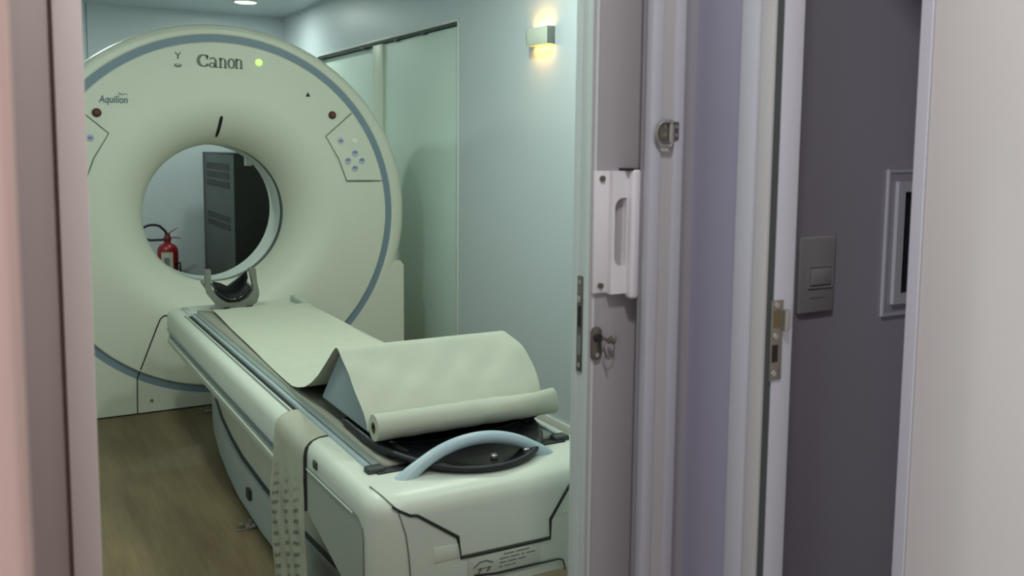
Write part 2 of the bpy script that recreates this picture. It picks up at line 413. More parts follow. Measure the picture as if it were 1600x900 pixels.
# dark closet
bm = NB(); box(bm, XN+.055, 2.45, YW-.012, YW-.0005, 0, ZC); box(bm, 2.40, 2.45, -.1, YW, 0, ZC); box(bm, XN+.05, 2.45, -.15, -.1, 0, ZC)
S('wall_closet', bm, 'wall_shade', 'grey wall inside the small side room, its shade put into the colour', 'wall')

# --- aluminium post of the pocket (frame profile with a groove)
bm = NB()
box(bm, .961, .983, 1.233, YW, 0, 2.10, .0015); box(bm, 1.010, 1.031, 1.233, YW, 0, 2.10, .0015)
O_bm = NB(); box(O_bm, .983, 1.010, 1.237, YW, 0, 2.10)
S('trim_12', O_bm, 'alu_warm', 'grey centre groove of the frame post', 'trim')
S('trim_2', bm, 'alu', 'white aluminium frame post behind the D-ring latch', 'trim')
bm = NB(); box(bm, XN-.007, XN+.02, 1.0625, 1.0915, 0, 2.10, .002)
S('trim_11', bm, 'alu_warm', 'cream inner step of the closet door frame', 'trim')
# frame of the closet doorway
bm = NB()
box(bm, XN-.012, XN+.02, 1.092, 1.131, 0, 2.10, .003)
S('trim_7', bm, 'alu', 'white aluminium frame on the face of the closet doorway', 'trim')
bm = NB(); box(bm, XN-.002, XN+.0055, 1.0535, 1.062, 0, 2.08)
S('trim_10', bm, 'dark_rubber', 'dark rubber gasket in the closet door frame', 'trim')
bm = NB(); box(bm, XN+.004, XN+.046, 1.051, 1.131, 0, 2.08, .0015)
S('trim_8', bm, 'alu', 'white aluminium reveal that carries the steel strike plate', 'trim')
bm = NB(); box(bm, XN-.008, XN+.05, .34, .37, 0, 2.10, .002); box(bm, XN-.008, XN+.05, .37, 1.131, 2.08, 2.12, .002)
S('trim_9', bm, 'alu', 'white aluminium frame round the closet doorway', 'trim')

# --- closet door leaf, swung inward
a = R(20); hx, hy, LW = 1.10, .405, .62
d2 = thing('door_2', 'cream door leaf standing ajar, edged in white aluminium', 'door', (hx, hy, 0), kind='structure')
def leafpt(s, n):   # s along the leaf, n out of its lobby face
    return (hx + s*sin(a) - n*cos(a), hy + s*cos(a) + n*sin(a))
def leafbox(bm, s0, s1, n0, n1, z0, z1, bev=0):
    return prism(bm, [leafpt(s0, n0), leafpt(s1, n0), leafpt(s1, n1), leafpt(s0, n1)], z0, z1, 'xy', bev)
O('panel', leafbox(NB(), .0, LW-.028, -.035, 0, .01, 2.05), 'cream', d2)
bm = NB(); leafbox(bm, LW-.030, LW, -.037, .003, .01, 2.05, .002); O('edge_profile', bm, 'alu_bright', d2)
bm = NB(); leafbox(bm, LW-.034, LW-.030, -.03, .0012, .01, 2.05); O('seal_strip', bm, 'alu_warm', d2)

# --- scanner sliding door leaf
d1 = thing('door_1', 'grey sliding door leaf with white pull handle, half drawn into its pocket', 'door', (1.3, 1.30, 0), kind='structure')
bm = NB(); box(bm, .900, 1.72, 1.30, 1.350, .012, 2.08); O('panel', bm, 'leaf', d1)
bm = NB(); box(bm, .887, .902, 1.300, 1.318, .012, 2.08, .0015); box(bm, .889, .902, 1.316, 1.336, .012, 2.08); box(bm, .887, .902, 1.334, 1.352, .012, 2.08, .0015)
O('edge_profile', bm, 'leaf_edge', d1)
bm = NB(); box(bm, .8875, .893, 1.2985, 1.3012, .012, 2.08); O('corner_bead', bm, 'alu_warm', d1)
# pull handle: flat flange, raised shell with a finger slot, rounded grip lip
hd = O('pull_handle', box(NB(), .891, .925, 1.293, 1.300, 1.168, 1.379, .0015), 'handle', d1)
bm = NB()
# shell plate around the slot
def shell(bm):
    x0, x1, z0, z1 = .921, .966, 1.166, 1.379
    s0, s1, t0, t1, rr = .927, .952, 1.213, 1.333, .018
    slot = []
    for k in range(7): an = PI + PI/2*k/6; slot.append((s0+rr+rr*cos(an), t0+rr+rr*sin(an)))
    slot += [(s1, t0), (s1, t1)]
    for k in range(7): an = PI/2 + PI/2*k/6; slot.append((s0+rr+rr*cos(an), t1-rr+rr*sin(an)))
    # frame as four blocks plus rounded corner fillers
    box(bm, x0, x1, 1.283, 1.2995, z0, t0); box(bm, x0, x1, 1.283, 1.2995, t1, z1)
    box(bm, x0, s0, 1.283, 1.2995, t0, t1); box(bm, s1, x1, 1.283, 1.2995, t0, t1)
    for (zc, sg) in ((t0, 1), (t1, -1)):
        poly = [(s0, zc)]
        for k in range(9):
            an = PI/2*k/8
            poly.append((s0+rr-rr*cos(an), zc+sg*(rr-rr*sin(an))) )
        prism(bm, poly, 1.283, 1.2995, 'xz')
    return bm
O('shell', shell(bm), 'handle', hd)
bm = NB(); box(bm, .954, .972, 1.268, 1.290, 1.157, 1.382, .006, 3); O('grip_lip', bm, 'handle', hd)
bm = NB(); box(bm, .926, .953, 1.2965, 1.2998, 1.212, 1.334); O('recess', bm, 'leaf', hd)
for z in (1.366, 1.181): O('screw', cyl(NB(), (.9055, 0, z), .0052, 1.289, 1.294, 'y', 12), 'steel_dark', hd)
bm = NB(); box(bm, .945, .968, 1.272, 1.30, 1.3795, 1.3835, .001); O('end_cap', bm, 'hole', hd)
# lock: oval escutcheon, cylinder
bm = NB()
bm2 = []
for k in range(28):
    an = 2*PI*k/28; zc = 1.0795 + (.019 if sin(an) > 0 else -.019)
    bm2.append((.902+.0105*cos(an), zc+.0105*sin(an)))
prism(bm, bm2, 1.293, 1.300, 'xz', .002)
es = O('lock_escutcheon', bm, 'steel_dark', d1)
O('lock_cylinder', cyl(NB(), (.902, 0, 1.090), .0075, 1.286, 1.294, 'y', 18), 'black_matte', es)
O('screw', cyl(NB(), (.902, 0, 1.060), .004, 1.291, 1.294, 'y', 10), 'steel', es)
# mortise lock faceplate on the leaf's edge
fp = O('lock_faceplate', box(NB(), .8862, .8895, 1.317, 1.3345, 1.025, 1.195, .0006), 'steel_dark', d1)
for z in (1.184, 1.037): O('screw', cyl(NB(), (0, 1.3258, z), .0045, .8853, .8866, 'x', 10), 'steel', fp)
O('bolt_slot', box(NB(), .8857, .8866, 1.321, 1.331, 1.105, 1.142), 'hole', fp)
O('latch_bolt', box(NB(), .8835, .8866, 1.321, 1.331, 1.148, 1.160, .001), 'steel', fp)
O('hook_slot', box(NB(), .8857, .8866, 1.321, 1.331, 1.055, 1.09), 'channel', fp)

# closet hatch window
w1 = thing('window_1', 'small white framed hatch in the dark closet wall', 'window', (1.72, YW-.012, 1.23), kind='structure')
Yd = YW-.012
def ringframe(bm, x0, x1, z0, z1, wd, y0, y1):
    o = [(x0, z0), (x1, z0), (x1, z1), (x0, z1)]; i = [(x0+wd, z0+wd), (x1-wd, z0+wd), (x1-wd, z1-wd), (x0+wd, z1-wd)]
    for k in range(4):
        k2 = (k+1) % 4
        prism(bm, [o[k], o[k2], i[k2], i[k]], y0, y1, 'xz')
    return bm
O('flange', ringframe(NB(), 1.560, 1.90, 1.082, 1.380, .006, Yd-.006, Yd), 'alu', w1)
O('frame_plate', ringframe(NB(), 1.566, 1.894, 1.088, 1.374, .018, Yd-.004, Yd), 'wall_shade', w1)
O('window_frame', ringframe(NB(), 1.584, 1.876, 1.106, 1.356, .021, Yd-.012, Yd), 'alu', w1)
O('pane', box(NB(), 1.603, 1.857, Yd-.003, Yd, 1.125, 1.337), 'glass', w1)

# ================================================================== FITTINGS IN THE LOBBY
lat = thing('door_latch', 'small metal D-ring latch plate screwed to the white frame post', 'latch', (1.0, 1.232, 1.445))
bm = NB(); box(bm, .977, 1.0185, 1.2300, 1.2335, 1.433, 1.463, .001); O('base_plate', bm, 'steel_dark', lat)
pts = []
for k in range(15):
    an = PI/2 + PI*k/14; pts.append((.984+.0165*cos(an), 1.2265, 1.4425+.0205*sin(an)))
pts = [(.9975, 1.2265, 1.463)] + pts + [(.9975, 1.2265, 1.422)]
pts2 = pts + [(1.0015, 1.2265, 1.43), (1.0015, 1.2265, 1.455)]
O('ring', tube(NB(), pts2, .0034, 8, closed=True), 'steel', lat)
O('hinge_barrel', tube(NB(), [(.9995, 1.2275, 1.429), (.9995, 1.2275, 1.459)], .0042, 10), 'steel', lat)
for x in (.988, 1.0125):
    for z in (1.441, 1.455): O('screw', cyl(NB(), (x, 0, z), .0034, 1.2288, 1.2302, 'y', 10), 'steel', lat)

stp = thing('strike_plate', 'steel strike plate with two dark slots on the closet door frame', 'strike plate', (1.08, 1.05, 1.11))
bm = NB(); box(bm, 1.067, 1.0915, 1.0485, 1.0512, 1.050, 1.1795, .0005); O('plate', bm, 'plate_steel', stp)
bm = NB(); box(bm, 1.0885, 1.0985, 1.040, 1.0505, 1.130, 1.164, .002); O('lip', bm, 'steel', stp)
O('latch_slot', box(NB(), 1.0705, 1.0860, 1.0478, 1.0487, 1.136, 1.164), 'core', stp)
O('bolt_slot', box(NB(), 1.0695, 1.0820, 1.0478, 1.0487, 1.080, 1.108), 'hole', stp)
for (x, z) in ((1.0765, 1.172), (1.0755, 1.122), (1.0745, 1.062)): O('screw', cyl(NB(), (x, 0, z), .0056, 1.0462, 1.0487, 'y', 14, .0012), 'steel', stp)

sw = thing('light_switch', 'dim off-white light switch plate on the dark closet wall', 'light switch', (1.366, Yd, 1.18))
bm = NB(); box(bm, 1.318, 1.414, Yd-.009, Yd, 1.106, 1.254, .004, 3); O('cover_plate', bm, 'switch', sw)
bm = NB(); ringframe(bm, 1.340, 1.406, 1.155, 1.199, .004, Yd-.0115, Yd-.008); O('insert_frame', bm, 'switch', sw)
bm = NB(); box(bm, 1.346, 1.400, Yd-.014, Yd-.008, 1.161, 1.193, .002); O('rocker', bm, 'switch', sw)
bm = NB(); box(bm, 1.346, 1.390, Yd-.0098, Yd-.0085, 1.136, 1.1375); O('mark', bm, 'ink', sw)

ky = thing('key_bunch', 'bunch of small keys on a wire ring hanging in the door lock', 'keys', (.903, 1.285, 1.09))
def key(bm, p, dx, dz, L):
    d = Vector((dx, -.12, dz)).normalized(); p = Vector(p)
    tube(bm, [p, p+d*L*.55], .0022, 6, flat=(1, .6)); tube(bm, [p+d*L*.5, p+d*L*.75, p+d*L], [.003, .0075, .005], 10, flat=(1, .3))
    return bm
O('key', key(NB(), (.902, 1.288, 1.090), .6, -.1, .026), 'steel_dark', ky)
O('key', key(NB(), (.916, 1.284, 1.088), 1, -.25, .018), 'steel_dark', ky)
O('key', key(NB(), (.912, 1.284, 1.078), .2, -1, .026), 'steel', ky)
O('split_ring', tube(NB(), [(.921+.011*cos(2*PI*k/24), 1.283, 1.072+.013*sin(2*PI*k/24)) for k in range(24)], .0009, 6, closed=True), 'steel_dark', ky)

# ================================================================== LIGHT FITTINGS
MT['diff_off'] = mat('unlit_lens', (214, 222, 214), 0.4, var=0.01)
def downlight(x, y, label, z=ZC, energy=None, col=None, group='ceiling downlights', lit=True):
    t = thing('ceiling_light', label, 'ceiling light', (x, y, z), group)
    O('trim_ring', lathe(NB(), [(.105, 0), (.103, -.008), (.085, -.010), (.083, -.002)], (x, y, z), 'z', 32), 'base', t)
    O('lens', cyl(NB(), (x, y, z), .083, -.006, -.001, 'z', 32), 'diff' if lit else 'diff_off', t)
    if lit: area('downlight_lamp', (0, 0, -.02), .16, energy or LIGHTS['room'], col or LIGHTS['room_col'], (0, 0, -1), t)
    return t
downlight(1.82, 7.60, 'lit round ceiling downlight above the equipment rack', energy=LIGHTS['room']*.85)
downlight(.945, 7.62, 'unlit round ceiling downlight above the extinguisher corner', lit=False)
downlight(.35, 6.6, 'lit round ceiling downlight behind the scanner ring', energy=LIGHTS['room']*1.8)
downlight(1.75, 3.35, 'round ceiling downlight in front of the gantry, sconce side', energy=LIGHTS['room']*1.3)
downlight(.40, 3.35, 'round ceiling downlight in front of the gantry, door post side', energy=LIGHTS['room']*1.3)
downlight(1.75, 1.80, 'round ceiling downlight above the couch end, sconce side', energy=LIGHTS['room']*.5)
downlight(.45, 1.80, 'round ceiling downlight above the couch end, door post side', energy=LIGHTS['room']*.5)
downlight(.42, .42, 'round ceiling downlight added unseen to light the lobby', energy=LIGHTS['near'], col=LIGHTS['near_col'])  # added lamp out of view, fills the lobby and couch end

sc = thing('wall_sconce', 'small up-and-down wall light glowing warm on the pale blue wall', 'wall light', (XR, 3.86, 1.945))
y0, y1, z0, z1, xf = 3.765, 3.955, 1.905, 1.988, 2.302
bm = NB(); box(bm, xf, xf+.006, y0, y1, z0, z1, .002); box(bm, xf, XR, y1-.006, y1, z0, z1, .001); O('front_cover', bm, 'lamp_body', sc)
bm = NB(); box(bm, xf+.004, XR, y0, y0+.006, z0, z1, .001); O('end_cover', bm, 'lamp_end', sc)
bm = NB(); box(bm, XR-.004, XR, y0+.006, y1-.006, z0, z1); O('back_plate', bm, 'lamp_body', sc)
for zz, nm in ((z1-.012, 'lens'), (z0+.008, 'lens')): O(nm, box(NB(), xf+.008, XR-.005, y0+.008, y1-.008, zz, zz+.004), 'diff_warm', sc)
for zz, dz in ((z1-.005, 1), (z0+.004, -1)):
    sl = area('sconce_lamp', (2.326-XR, 0, zz-1.945), .03, LIGHTS['sconce'], (1.0, .50, .08), (0, 0, dz), sc, sy=.165, spread=R(150))
    sl.rotation_euler = (PI if dz > 0 else 0, R(12)*dz, 0)

# ================================================================== CT GANTRY
GX, GY, GZ = 1.077, 5.056, 1.028
ga = thing('ct_scanner', 'large off-white ring-shaped CT scanner with a grey-blue band around its face', 'CT scanner', (GX, GY, 0))
FD = -.012     # face of the front disc
prof = [(.9205, .02), (.9205, FD+.006), (.914, FD)]
prof += [(.78, FD), (.68, FD)]
N = 22
for k in range(N+1):
    th = PI/2*k/N
    prof.append((.640-.255*sin(th), FD+.262*(1-cos(th))))
fc = O('front_cover', lathe(NB(), prof, (GX, GY, GZ), 'y', 160), 'gantry', ga, 40)
O('accent_ring', lathe(NB(), [(.916, .012), (.918, .001), (.9605, .001), (.9605, .012)], (GX, GY, GZ), 'y', 160), 'accent', ga)
rim = [(.9605, .02), (.9605, .002), (.966, -.003), (.985, -.003), (1.002, .006), (1.012, .028), (1.017, .06), (1.014, .10), (.99, .15), (.97, .20), (.965, .80), (.93, .86), (.66, .88)]
def widen(bm):     # the outer cover is slightly wider than high
    for v in bm.verts:
        r = math.hypot(v.co.x-GX, v.co.z-GZ)
        if r > .966: v.co.x = GX+(v.co.x-GX)*(1+.030*min(1, (r-.966)/.045)*(1 if v.co.y < GY+.2 else 0))
    return bm
O('rim_cover', widen(lathe(NB(), rim, (GX, GY, GZ), 'y', 160)), 'gantry', ga, 40)
tc_ = [(.990, -.004), (1.003, .004), (1.0135, .027), (1.019, .058), (1.016, .10), (.993, .15), (.98, .20), (.97, .20), (.97, .05)]
O('top_cover', widen(lathe(NB(), tc_, (GX, GY, GZ), 'y', 40, R(74), R(117), close_prof=True)), 'gantry', ga, 40)
# bore: front lip, dark scan window gap widened to take in the lip's shadow, liner, rear flare
O('bore_lip', lathe(NB(), [(.385, .25), (.3855, .268), (.394, .268), (.394, .25)], (GX, GY, GZ), 'y', 128, close_prof=True), 'seam_soft', ga)
O('scan_window_shade', lathe(NB(), [(.3875, .268), (.3875, .318)], (GX, GY, GZ), 'y', 128), 'dark_rubber', ga)
bl = [(.393, .318), (.383, .320), (.383, .485), (.392, .50)]
for k in range(10):
    th = PI/2*k/9; bl.append((.392+.26*(1-cos(th)), .50+.38*sin(th)))
O('bore_liner', lathe(NB(), bl, (GX, GY, GZ), 'y', 128), 'liner', ga, 40)
an = R(50); O('bore_tab', box(NB(), GX+.36*cos(an)-.008, GX+.385*cos(an)+.012, GY+.44, GY+.49, GZ+.355*sin(an)-.012, GZ+.385*sin(an)+.02, .003), 'liner', ga)
# laser slot along the flare above the bore
def flare(r):
    th = math.asin(max(0, min(1, (.640-r)/.255))); return FD+.262*(1-cos(th))
pts = [(GX-.012+.10*(r-.425), GY+flare(r)-.001, GZ+r) for r in [.535, .525, .51, .49, .47, .45, .435, .425]]
O('laser_slot', tube(NB(), pts, [.005, .0095, .0095, .0095, .0095, .009, .0085, .005], 8, flat=(.4, 1)), 'hole', ga)
# base cover with the concave cut around the ring and shoulders at the sides
def base_bm(y0, y1, rcut):
    bm = NB()
    n = 72; a0, a1 = R(-22), R(-158)
    outer = [(1.04, -.34)]
    O_ = []; I_ = []
    hw = 1.035
    # arc points and matching outer points by walking the outline
    outline = [(.900, -.384), (.945, -.338), (.972, -.306), (.992, -.294), (1.012, -.292), (hw, -.318), (hw+.002, -1.028), (-hw-.002, -1.028), (-hw, -.318), (-1.012, -.292), (-.992, -.294), (-.972, -.306), (-.945, -.338), (-.900, -.384)]
    lens = [0]
    for p, q in zip(outline, outline[1:]): lens.append(lens[-1]+math.hypot(q[0]-p[0], q[1]-p[1]))
    def at(s):
        s *= lens[-1]
        for i in range(len(lens)-1):
            if s <= lens[i+1]+1e-9:
                f = (s-lens[i])/(lens[i+1]-lens[i]); p, q = outline[i], outline[i+1]
                return (p[0]+(q[0]-p[0])*f, p[1]+(q[1]-p[1])*f)
        return outline[-1]
    ss = sorted(set([i/n for i in range(n+1)] + [l/lens[-1] for l in lens]))
    a0 = math.atan2(-.392, math.sqrt(rcut**2-.392**2)); a1 = -PI-a0
    rows = []
    for s in ss:
        o = at(s); th = a0+(a1-a0)*s; i = (rcut*cos(th), rcut*sin(th))
        rows.append([bm.verts.new((GX+p[0], GY+y, GZ+p[1])) for p, y in ((i, y0), (o, y0), (o, y1), (i, y1))])
    for A, B in zip(rows, rows[1:]):
        for k in range(4): bm.faces.new((A[k], A[(k+1) % 4], B[(k+1) % 4], B[k]))
    bm.faces.new(rows[0]); bm.faces.new(rows[-1])
    bmesh.ops.remove_doubles(bm, verts=bm.verts, dist=1e-5)
    return bm
O('base_cover', base_bm(-.004, .70, .961), 'gantry', ga, 50)
O('kick_strip', box(NB(), GX-1.03, GX+1.03, GY-.0055, GY+.1, .0, .007), 'seam', ga)
# seams of the service cover
def seam(pts, wd, name, m='seam', normal=(0, -1, 0), th=.0012, parent=ga): return O(name, ribbon(NB(), pts, wd, normal, th), m, parent, 0)
yb, yd = GY-.0045, GY+FD-.0005
seam([(.609, yb, .006), (.613, yb, .195)], .006, 'cover_seam')
seam([(.615, GY+.0005, .196), (.628, GY+.0005, .232)], .007, 'cover_seam')
seam([(.629, yd, .238), (.717, yd, .459), (.735, yd, .500), (.752, yd, .514), (.775, yd, .515)], .0065, 'cover_seam')
O('cover_screw', cyl(NB(), (.681, 0, .066), .009, GY-.008, GY-.003, 'y', 12), 'seam_soft', ga)
# control panels
def ctrl(sgn):
    X = lambda x: GX+sgn*x
    arc = []
    A0, A1 = math.atan2(1.598-GZ, .716), math.atan2(1.212-GZ, .897)
    for k in range(13):
        t = A0+(A1-A0)*k/12; arc.append((X(.913*cos(t)), GZ+.913*sin(t)))
    c1, c2 = (X(.562), 1.463), (X(.682), 1.212)
    poly = [c1]+arc+[c2]
    p = O('control_panel', prism(NB(), poly if sgn < 0 else list(reversed(poly)), GY+FD-.003, GY+FD+.001, 'xz'), 'gantry', ga, 0)
    y = GY+FD-.0032
    mid = (X(.635), 1.338)
    O('panel_gap', ribbon(NB(), [(arc[0][0], y, arc[0][1]), (c1[0], y, c1[1]), (mid[0], y, mid[1]), (c2[0], y, c2[1])], .0065, (0, -1, 0), .001), 'seam_soft', p, 0)
    O('panel_gap', ribbon(NB(), [(c2[0], y, c2[1]), (X(.79), y, 1.2115), (arc[-1][0], y, arc[-1][1])], [.009, .011, .005], (0, -1, 0), .001), 'logo', p, 0)
    for (x, z) in ((.732, 1.369), (.690, 1.326), (.773, 1.326), (.731, 1.282)):
        b = O('arrow_button', cyl(NB(), (X(x), 0, z), .0185, GY+FD-.007, GY+FD-.002, 'y', 20, .001), 'btn_blue', p)
        O('arrow_mark', box(NB(), X(x)-.012, X(x)+.012, GY+FD-.0085, GY+FD-.0065, z+.000, z+.012, .002), 'btn_blue_dark', b)
    b = O('mode_button', cyl(NB(), (X(.648), 0, 1.440), .0185, GY+FD-.007, GY+FD-.002, 'y', 20, .001), 'btn_blue', p)
    O('arrow_mark', box(NB(), X(.648)-.010, X(.648)+.010, GY+FD-.0085, GY+FD-.0065, 1.434, 1.446, .002), 'btn_blue_dark', b)
    O('lamp_button', box(NB(), X(.731)-.016, X(.731)+.016, GY+FD-.007, GY+FD-.002, 1.424, 1.456, .003), 'btn_white', p)
ctrl(1); ctrl(-1)
for x in (1.678, .463):
    b = O('stop_ring', cyl(NB(), (x, 0, 1.582 if x > 1 else 1.565), .0225, GY+FD-.004, GY+FD, 'y', 24), 'stop_ring', ga)
    O('stop_button', cyl(NB(), (x, 0, 1.582 if x > 1 else 1.565), .0135, GY+FD-.016, GY+FD-.003, 'y', 20, .004), 'stop', b)
O('status_lamp', cyl(NB(), (1.272, 0, 1.853), .0185, GY+FD-.006, GY+FD, 'y', 24, .002), 'led', ga)
# warning triangle, small pictograms
O('warning_triangle', prism(NB(), [(1.527, 1.681), (1.553, 1.681), (1.540, 1.706)], GY+FD-.0012, GY+FD, 'xz'), 'seam', ga, 0)
bm = NB(); y = GY+FD-.0002
ribbon(bm, [(.843, y, 1.884), (.857, y, 1.868)], .006); ribbon(bm, [(.871, y, 1.884), (.857, y, 1.868)], .006); ribbon(bm, [(.857, y, 1.868), (.857, y, 1.850)], .008)
O('breathe_mark', bm, 'logo', ga, 0)
bm = NB(); ribbon(bm, [(.840+.016-.016*cos(PI*k/10), y, 1.822-.010*sin(PI*k/10)) for k in range(11)], [.003]+[.010]*9+[.003]); ribbon(bm, [(.841, y, 1.824), (.872, y, 1.824)], .003)
O('hold_mark', bm, 'logo', ga, 0)
# maker's lettering, drawn as bold serif strokes
bm = NB(); y = GY+FD-.0002; z0 = 1.8145
def el(cx, cz, rx, rz, a0, a1, w0, w1, n=22):
    pts, ws = [], []
    for k in range(n+1):
        t = R(a0+(a1-a0)*k/n); pts.append((cx+rx*cos(t), y, cz+rz*sin(t))); ws.append(w1+(w0-w1)*abs(cos(t)))
    ribbon(bm, pts, ws)
# C
el(.985, z0+.034, .027, .029, 40, 325, .017, .006)
ribbon(bm, [(1.004, y, z0+.063), (1.004, y, z0+.042)], [.009, .004]); ribbon(bm, [(.998, y, z0+.040), (1.009, y, z0+.052)], .004)
# a
el(1.028, z0+.013, .0125, .011, 0, 360, .009, .005)
ribbon(bm, [(1.046, y, z0+.002), (1.046, y, z0+.042)], .0125); el(1.031, z0+.038, .015, .0125, 20, 165, .009, .006)
ribbon(bm, [(1.041, y, z0+.002), (1.058, y, z0+.003)], .005)
# n, o, n
def en(x):
    ribbon(bm, [(x, y, z0+.0), (x, y, z0+.052)], .0115); ribbon(bm, [(x-.009, y, z0+.0505), (x+.004, y, z0+.0505)], .004)
    ribbon(bm, [(x-.009, y, z0+.002), (x+.009, y, z0+.002)], .004)
    el(x+.0135, z0+.034, .0125, .0145, 10, 165, .007, .006)
    ribbon(bm, [(x+.0245, y, z0+.0), (x+.0245, y, z0+.040)], .0115); ribbon(bm, [(x+.0165, y, z0+.002), (x+.0335, y, z0+.002)], .004)
en(1.071)
el(1.127, z0+.0255, .0155, .0235, 0, 360, .0125, .006)
en(1.154)
O('maker_lettering', bm, 'logo', ga, 0)
text_mesh('Aquilion', .06, 'logo_blue', 'model_lettering', ga, (.474, GY+FD-.0005, 1.604), width=.136, bold=.0012, shear=.15, height=.048)
text_mesh('Start', .02, 'logo_blue', 'model_lettering', ga, (.566, GY+FD-.0005, 1.655), width=.042, height=.014)

# ================================================================== PATIENT COUCH
CX, HW = 1.06, .345
pt = thing('patient_couch', 'long off-white patient couch leading into the scanner ring', 'CT couch', (CX, 3.2, 0))
# plinth: lens-shaped in plan
left = [(4.93, .965), (4.80, .938), (4.55, .895), (4.216, .852), (3.9, .823), (3.634, .806), (3.265, .800), (2.895, .806), (2.5, .83), (2.2, .875)]
poly = [(x, yy) for yy, x in left] + [(2*CX-x, yy) for yy, x in reversed(left)]
O('plinth', prism(NB(), poly, .008, .165, 'xy', .012), 'plinth', pt, 50)
inn = [(CX+(x-CX)*.97, yy) for x, yy in poly]
O('plinth_gap', prism(NB(), inn, 0, .012, 'xy'), 'seam', pt)
inn = [(CX+(x-CX)*.955, 3.56+(yy-3.56)*.985) for x, yy in poly]
O('plinth_ledge', prism(NB(), inn, .16, .175, 'xy', .004), 'dark_rubber', pt, 50)
inn = [(CX+(x-CX)*.915, 3.56+(yy-3.56)*.965) for x, yy in poly]
O('lift_cover', prism(NB(), inn, .17, .429, 'xy'), 'bellows', pt, 50)
O('plinth_plug', box(NB(), .790, .806, 3.40, 3.45, .075, .115, .003), 'dark_rubber', pt)
# main beam
sec = [(-.270, .612), (-.305, .611), (-.328, .602), (-.341, .588), (-.345, .570), (-.345, .514), (-.330, .510), (-.330, .466), (-.345, .463), (-.345, .440), (-.338, .432), (-.30, .428)]
poly = [(CX+x, z) for x, z in sec] + [(CX-x, z) for x, z in reversed(sec)]
O('beam_cover', prism(NB(), poly, 2.40, 4.705, 'xz', .008), 'couch', pt, 40)
for s in (-1, 1):
    x = CX+s*.3305
    O('side_channel', box(NB(), min(x, x-s*.004)-.001, max(x, x-s*.004)+.001, 2.40, 4.70, .4665, .5095), 'channel', pt)
    bm = NB(); xx = CX+s*.338; box(bm, xx-.0085, xx+.0085, 2.40, 4.70, .502, .513, .003); O('channel_bead', bm, 'rail', pt)
# rails beside the cradle
for s in (-1, 1):
    def rx(a0, b0): return (CX+s*a0, CX+s*b0) if s > 0 else (CX-b0, CX-a0)
    O('rail', box(NB(), *rx(.269, .283), 2.09, 4.42, .600, .6275, .004, 3), 'rail', pt)
    O('rail_track', box(NB(), *rx(.2455, .268), 2.09, 4.42, .600, .6255, .003), 'track_grey', pt)
    O('rail_gap', box(NB(), *rx(.283, .292), 2.10, 4.42, .600, .6145), 'seam', pt)
    O('rail_gap', box(NB(), *rx(.267, .2695), 2.10, 4.42, .600, .6262), 'dark_rubber', pt)
    O('guide_strip', box(NB(), *rx(.300, .306), 2.12, 4.45, .6105, .6135), 'channel', pt)
    O('rail_end_cap', box(NB(), *rx(.247, .293), 2.060, 2.096, .598, .631, .006, 3), 'dark_rubber', pt)
    O('rail_stop', box(NB(), *rx(.255, .285), 4.45, 4.66, .606, .640 if s > 0 else .618, .004), 'couch_grey', pt)
# cradle surface
def cradle(u, v):
    yy = 4.47 + (2.09-4.47)*u; x = CX-.243+.486*v
    return (x, yy, .630-.019*(1-(2*v-1)**2))
O('cradle', grid(NB(), cradle, 30, 16), 'cradle_grey', pt, 60); solid(bpy.data.objects['cradle'], .02, -1)
O('deck_gap', box(NB(), .788, 1.332, 2.050, 2.088, .612, .6215, .002), 'black_matte', pt)
# end housing with rounded plan and rounded top edge
def rr(x0, x1, y0, y1, rf, n=8):
    p = [(x0, y1), (x0, y0+rf)]
    for k in range(1, n+1):
        t = PI+PI/2*k/n; p.append((x0+rf+rf*cos(t), y0+rf+rf*sin(t)))
    for k in range(0, n+1):
        t = 1.5*PI+PI/2*k/n; p.append((x1-rf+rf*cos(t), y0+rf+rf*sin(t)))
    p.append((x1, y1)); return p
def zb(yy): return .347 if yy < 2.117 else .347+(yy-2.117)*(.068/.283)
bm = NB(); rings = []
x0, x1, ya, ye = CX-HW, CX+HW, 1.88, 2.395
for off, z in ((.060, .6175), (.035, .6165), (.018, .610), (.006, .598), (.001, .582), (0, .565), (0, .50), (0, .43), (.004, None), (.02, None)):
    p = rr(x0+off, x1-off, ya+off*1.3, ye, .075-off*.4)
    rings.append([bm.verts.new((x, yy, z if z else zb(yy)+(.006 if off < .01 else 0))) for x, yy in p])
# subdivide the long straight side so the sloping lower edge is kept
for A, B in zip(rings, rings[1:]):
    for k in range(len(A)): bm.faces.new((A[k], A[(k+1) % len(A)], B[(k+1) % len(A)], B[k]))
bm.faces.new(rings[0]); bm.faces.new(list(reversed(rings[-1])))
eh = O('end_housing', bm, 'couch', pt, 35)
# seam towards the beam
pts = [(CX-.262, 2.398, .616), (CX-.305, 2.398, .614), (CX-.330, 2.398, .605), (CX-.344, 2.398, .590), (CX-.348, 2.398, .568), (CX-.348, 2.398, .50), (CX-.348, 2.398, .417)]
O('housing_seam', tube(NB(), pts, .0045, 6), 'seam', pt)
for s in (-1, 1):
    X = CX+s*(HW+.0015); Xi = CX+s*(HW-.01)
    pl = [(2.39, .418), (2.39, .540), (2.02, .5495), (1.985, .546), (1.962, .530), (1.955, .505), (1.955, .352), (2.117, .352)]
    O('side_panel', prism(NB(), pl, X, Xi, 'yz'), 'panel_grey', pt, 0)
    pts = [(X, 2.39, .543), (X, 2.02, .5535), (X, 1.984, .5495), (X, 1.958, .533), (X, 1.951, .506), (X, 1.951, .352)]
    O('panel_seam', tube(NB(), pts, .0017, 6), 'channel', pt)
    O('panel_trim', tube(NB(), [(p[0], p[1], p[2]-.006) for p in pts[:2]], .003, 6), 'couch', pt)
